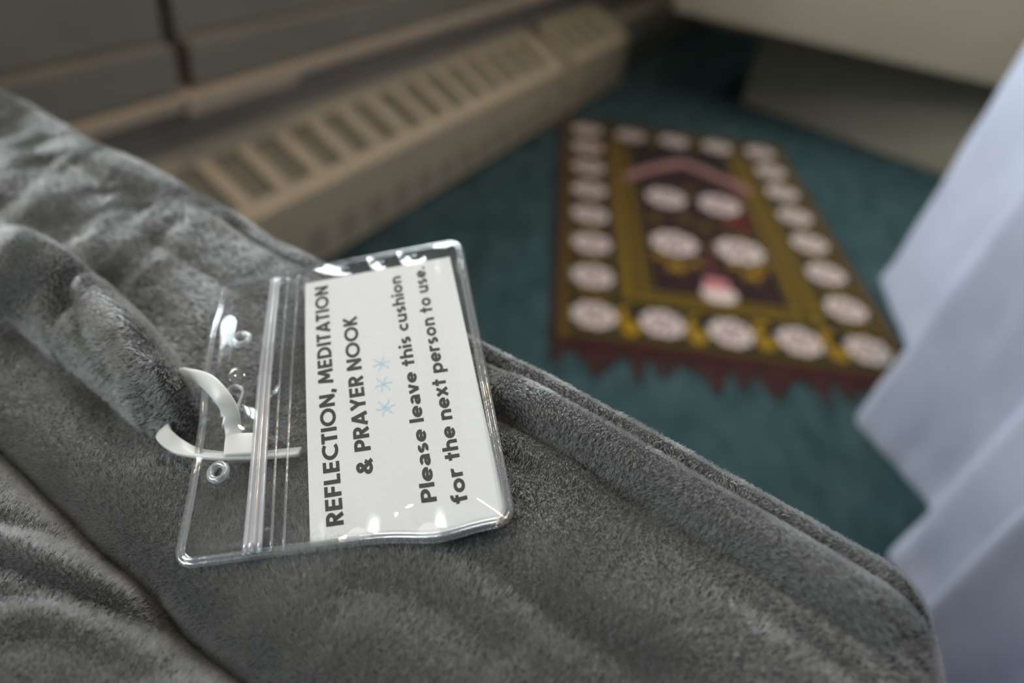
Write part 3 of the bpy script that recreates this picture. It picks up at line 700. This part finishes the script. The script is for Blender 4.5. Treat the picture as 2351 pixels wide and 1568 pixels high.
# lettering drawn as strokes
W = .102; lo, hi = W, 1 - W
def arc(cx_, cy_, rx, ry, a0, a1, n=22): return [(cx_ + rx * math.cos(math.radians(a0 + (a1 - a0) * k / n)), cy_ + ry * math.sin(math.radians(a0 + (a1 - a0) * k / n))) for k in range(n + 1)]
stem = [(W, 0), (W, 1)]; XH = .70; R1 = XH / 2 - W
G = {
 'R': (.60, [stem, [(W, hi)] + [(.30, hi)] + arc(.30, .695, .20, hi - .695, 90, -90) + [(W, .695 * 2 - hi)], [(.27, .52), (.52, 0)]]),
 'P': (.57, [stem, [(W, hi), (.30, hi)] + arc(.30, .675, .20, hi - .675, 90, -90) + [(W, .675 * 2 - hi)]]),
 'E': (.54, [stem, [(W, hi), (.53, hi)], [(W, .5), (.50, .5)], [(W, lo), (.53, lo)]]),
 'F': (.50, [stem, [(W, hi), (.50, hi)], [(W, .48), (.47, .48)]]),
 'L': (.48, [stem, [(W, lo), (.48, lo)]]),
 'C': (.76, [arc(.50, .5, .405, .405, 50, 310)]),
 'T': (.56, [[(.28, 0), (.28, 1)], [(0, hi), (.56, hi)]]),
 'I': (.19, [stem]),
 'O': (1.0, [arc(.50, .5, .405, .405, 0, 360, 44)]),
 'N': (.72, [stem, [(.62, 0), (.62, 1)], [(W - .02, 1), (.64, 0)]]),
 'M': (.90, [[(.085, 0), (.17, 1)], [(.16, 1), (.45, .22)], [(.45, .22), (.74, 1)], [(.73, 1), (.815, 0)]]),
 'D': (.76, [stem, [(W, hi), (.27, hi)] + arc(.27, .5, .395, hi - .5, 90, -90) + [(W, lo)]]),
 'A': (.76, [[(.08, 0), (.38, 1)], [(.38, 1), (.68, 0)], [(.2, .27), (.56, .27)]]),
 'Y': (.68, [[(.08, 1), (.34, .45)], [(.60, 1), (.34, .45)], [(.34, .48), (.34, 0)]]),
 'K': (.62, [stem, [(.15, .45), (.53, 1)], [(.22, .56), (.57, 0)]]),
 '&': (.76, [arc(.33, .745, .155, .16, 0, 360, 30), arc(.31, .29, .215, .195, 95, 330), [(.23, .63), (.68, 0)], [(.48, .16), (.64, .44)]]),
 ',': (.2, [[(.12, .17), (.05, -.17)]]),
 '.': (.2, [arc(.10, .11, .015, .015, 0, 360, 10)]),
 'l': (.19, [stem]),
 'i': (.19, [[(W, 0), (W, XH)], arc(W, .90, .018, .018, 0, 360, 10)]),
 'e': (.66, [arc(.34, .35, R1, R1, 0, 318), [(.12, .35), (.66, .35)]]),
 'a': (.58, [[(.48, 0), (.48, .44)], arc(.28, .43, .20, .175, 0, 145), arc(.27, .20, .175, .115, 0, 360, 30)]),
 's': (.50, [arc(.25, .485, .145, .118, 35, 270), arc(.25, .213, .155, .118, 90, -145)]),
 'v': (.60, [[(.08, XH), (.30, 0)], [(.52, XH), (.30, 0)]]),
 't': (.44, [[(.22, 0), (.22, .92)], [(0, .60), (.44, .60)]]),
 'h': (.62, [stem, [(W, .30)] + arc(.31, .39, .213, .213, 175, 0) + [(.523, .0)]]),
 'n': (.62, [[(W, 0), (W, XH)], [(W, .30)] + arc(.31, .39, .213, .213, 175, 0) + [(.523, .0)]]),
 'u': (.62, [[(.523, 0), (.523, XH)], [(W, XH)] + arc(.31, .31, .213, .213, 180, 355)]),
 'c': (.58, [arc(.34, .35, R1, R1, 48, 312)]),
 'o': (.70, [arc(.35, .35, R1, R1, 0, 360, 36)]),
 'f': (.42, [[(.20, 0), (.20, .72)] + arc(.40, .72, .20, .185, 180, 75), [(0, .60), (.42, .60)]]),
 'r': (.44, [[(W, 0), (W, XH)], [(W, .30)] + arc(.33, .36, .235, .245, 170, 65)]),
 'x': (.60, [[(.07, XH), (.53, 0)], [(.53, XH), (.07, 0)]]),
 'p': (.68, [[(W, -.28), (W, XH)], arc(.345, .35, R1, R1, 0, 360, 36)]),
}
def ribbon(pts, w):
    P = np.array(pts, float); T = np.gradient(P, axis=0); 
    if np.allclose(P[0], P[-1]): T[0] = T[-1] = P[1] - P[-2]
    T /= np.linalg.norm(T, axis=1)[:, None] + 1e-12; Nn = np.c_[-T[:, 1], T[:, 0]]
    return P + Nn * w, P - Nn * w
def c_inv(px):
    q = np.array([.5, .5])
    def pj(X): c = X - EYE; z_ = c @ fwd; return np.array([IMW / 2 + FPX * (c @ rgt) / z_, IMH / 2 - FPX * (c @ upv) / z_])
    for _ in range(25):
        e = pj(cpt(*q)) - px; J = np.stack([(pj(cpt(q[0] + 1e-4, q[1])) - px - e) / 1e-4, (pj(cpt(q[0], q[1] + 1e-4)) - px - e) / 1e-4], 1); q = q - np.linalg.solve(J, e)
    return q
def text_line(txt, p_start, p_end, p_top, track=.09, space=.36):
    """p_start/p_end: ends of the baseline, p_top: the cap height over the start"""
    q0, q1, qt = (c_inv(np.array(p, float)) for p in (p_start, p_end, p_top)); wid = 0
    for ch in txt: wid += space if ch == ' ' else G[ch][0] + track
    wid -= track; vx = (q1 - q0) / wid; vy = qt - q0; vy = vy - vx * 0
    LU = np.linalg.norm(cpt(1, .5) - cpt(0, .5)); LV = np.linalg.norm(cpt(.5, 1) - cpt(.5, 0))
    vy = np.array([0.0, -np.hypot(vy[0] * LU, vy[1] * LV) / LV])         # square to the baseline
    V, Fc, x = [], [], 0
    for ch in txt:
        if ch == ' ': x += space; continue
        for stk in G[ch][1]:
            pts = stk
            if len(pts) == 2: pts = [tuple(np.array(pts[0]) * (1 - t) + np.array(pts[1]) * t) for t in np.linspace(0, 1, 5)]
            l_, r_ = ribbon(pts, W if ch.isupper() or ch == '&' else W * .98); b0 = len(V)
            for p, q in zip(l_, r_):
                for g in (p, q): uv = q0 + vx * (x + g[0]) + vy * g[1]; V.append(cpt(uv[0], uv[1], .00024))
            Fc += [(b0 + 2 * k, b0 + 2 * k + 1, b0 + 2 * k + 3, b0 + 2 * k + 2) for k in range(len(pts) - 1)]
        x += G[ch][0] + track
    mesh_obj('lettering', V, Fc, M_ink, card, smooth=False)
text_line('REFLECTION, MEDITATION', (790, 1205), (753, 656), (750, 1205), .095, .30)
text_line('& PRAYER NOOK', (858, 1087), (819, 727), (820, 1087), .085, .30)
text_line('Please leave this cushion', (1004, 1151), (920, 634), (968, 1151), .09, .34)
text_line('for the next person to use.', (1075, 1152), (975, 613), (1037, 1152), .09, .34)
for (ax_, ay_) in ((876, 836), (881, 883), (886, 937)):
    q = c_inv(np.array((ax_, ay_), float)); V, Fc = [], []; LU = np.linalg.norm(cpt(1, .5) - cpt(0, .5)); LV = np.linalg.norm(cpt(.5, 1) - cpt(.5, 0))
    for ang, ln_ in ((80, .0028), (20, .0029), (140, .0031), (-40, .0012)):
        ang += random.uniform(-6, 6); dv = np.array([math.cos(math.radians(ang)), math.sin(math.radians(ang))]); nv = np.array([-dv[1], dv[0]]); b0 = len(V)
        for t in np.linspace(-1, 1, 9):
            c = dv * ln_ * t + nv * .0002 * math.sin(t * 7 + ang)
            for sg in (1, -1): p = c + nv * sg * (.00030 * random.uniform(.6, 1.2)); V.append(cpt(q[0] + p[0] / LU, q[1] + p[1] / LV, .00023))
        Fc += [(b0 + 2 * k, b0 + 2 * k + 1, b0 + 2 * k + 3, b0 + 2 * k + 2) for k in range(8)]
    mesh_obj('drawn_asterisk', V, Fc, M_blue, card, smooth=False)

# ------------------------------------------------------------------ cable tie
tie = tag(empty('cable_tie', on_height((560, 1040), .002)), 'translucent white nylon cable tie looped through the badge slot and the cushion fold', 'cable tie')
def strap(name, ctrl, thick=.0006):
    """ctrl: (pixel, height over the cushion, width direction, half width)"""
    C = [on_height(p, h) for p, h, d, w_ in ctrl]; Pn = catmull(C, 8); D = catmull([np.array(d, float) / np.linalg.norm(d) for _, _, d, _ in ctrl], 8); Wd = catmull([np.array([w_]) for *_, w_ in ctrl], 8)
    V, Fc = [], []; n_ = len(Pn)
    for i in range(n_):
        t = Pn[min(i + 1, n_ - 1)] - Pn[max(i - 1, 0)]; t /= np.linalg.norm(t); d = D[i] - t * (D[i] @ t); d /= np.linalg.norm(d); k = np.cross(t, d); w_ = Wd[i][0]
        for a, b_ in ((-1, -.6), (-.86, -1), (.86, -1), (1, -.6), (1, .6), (.86, 1), (-.86, 1), (-1, .6)): V.append(Pn[i] + d * w_ * a + k * thick * b_)
    for i in range(n_ - 1):
        for q in range(8): Fc.append((i * 8 + q, i * 8 + (q + 1) % 8, (i + 1) * 8 + (q + 1) % 8, (i + 1) * 8 + q))
    Fc.append(tuple(range(7, -1, -1))); Fc.append(tuple((n_ - 1) * 8 + q for q in range(8)))
    return mesh_obj(name, V, Fc, M_nylon, tie)
ux = rgt * .80 + upv * .55; dn = -upv
strap('loop', [((395, 905), .002, ux, .0022), ((410, 866), .006, ux * .6 + upv, .0022), ((438, 861), .0095, upv * .9 + rgt * .35 - fwd * .9, .0020), ((478, 878), .0118, rgt * .75 + upv * .65 - fwd * .3, .0023), ((510, 912), .0112, rgt * .93 + upv * .35, .0023),
               ((529, 945), .0078, rgt, .0023), ((534, 975), .0042, rgt, .0023), ((540, 1010), .0026, rgt, .0023), ((548, 1035), .0026, rgt, .0023)])
strap('tail', [((430, 962), -.005, upv + rgt * .3, .0022), ((394, 970), -.0028, upv * .8 + rgt * .5 + fwd * .2, .0023), ((375, 994), .0022, upv * .7 + rgt * .5 + fwd * .5, .0023), ((410, 1026), .0032, upv * .6 + rgt * .2 + fwd * .8, .0023), ((455, 1041), .0028, fwd + upv * .28, .0023),
               ((520, 1047), .0028, fwd + upv * .2, .0023), ((600, 1045), .0026, fwd + upv * .25, .0022), ((650, 1041), .0026, fwd + upv * .3, .0022), ((690, 1037), .0024, fwd + upv * .35, .0020)])
hq = [on_height(p, .0012) for p in ((522, 1066), (527, 1012), (600, 1010), (606, 1062))]
V = []; bm = bmesh.new()
for h_, sc in ((0, 1.0), (.0042, .92)):
    cen = sum(hq) / 4
    for p in hq: bm.verts.new(tuple(cen + (p - cen) * sc + CN * h_))
bm.verts.ensure_lookup_table()
for f_ in ((3, 2, 1, 0), (4, 5, 6, 7), (0, 1, 5, 4), (1, 2, 6, 5), (2, 3, 7, 6), (3, 0, 4, 7)): bm.faces.new([bm.verts[i] for i in f_])
bmesh.ops.recalc_face_normals(bm, faces=list(bm.faces)); bmesh.ops.bevel(bm, geom=list(bm.edges), offset=.0007, segments=3, profile=.6, affect='EDGES'); bm.verts.index_update()
mesh_obj('head', [v.co for v in bm.verts], [[v.index for v in f_.verts] for f_ in bm.faces], M_nylon, tie); bm.free()
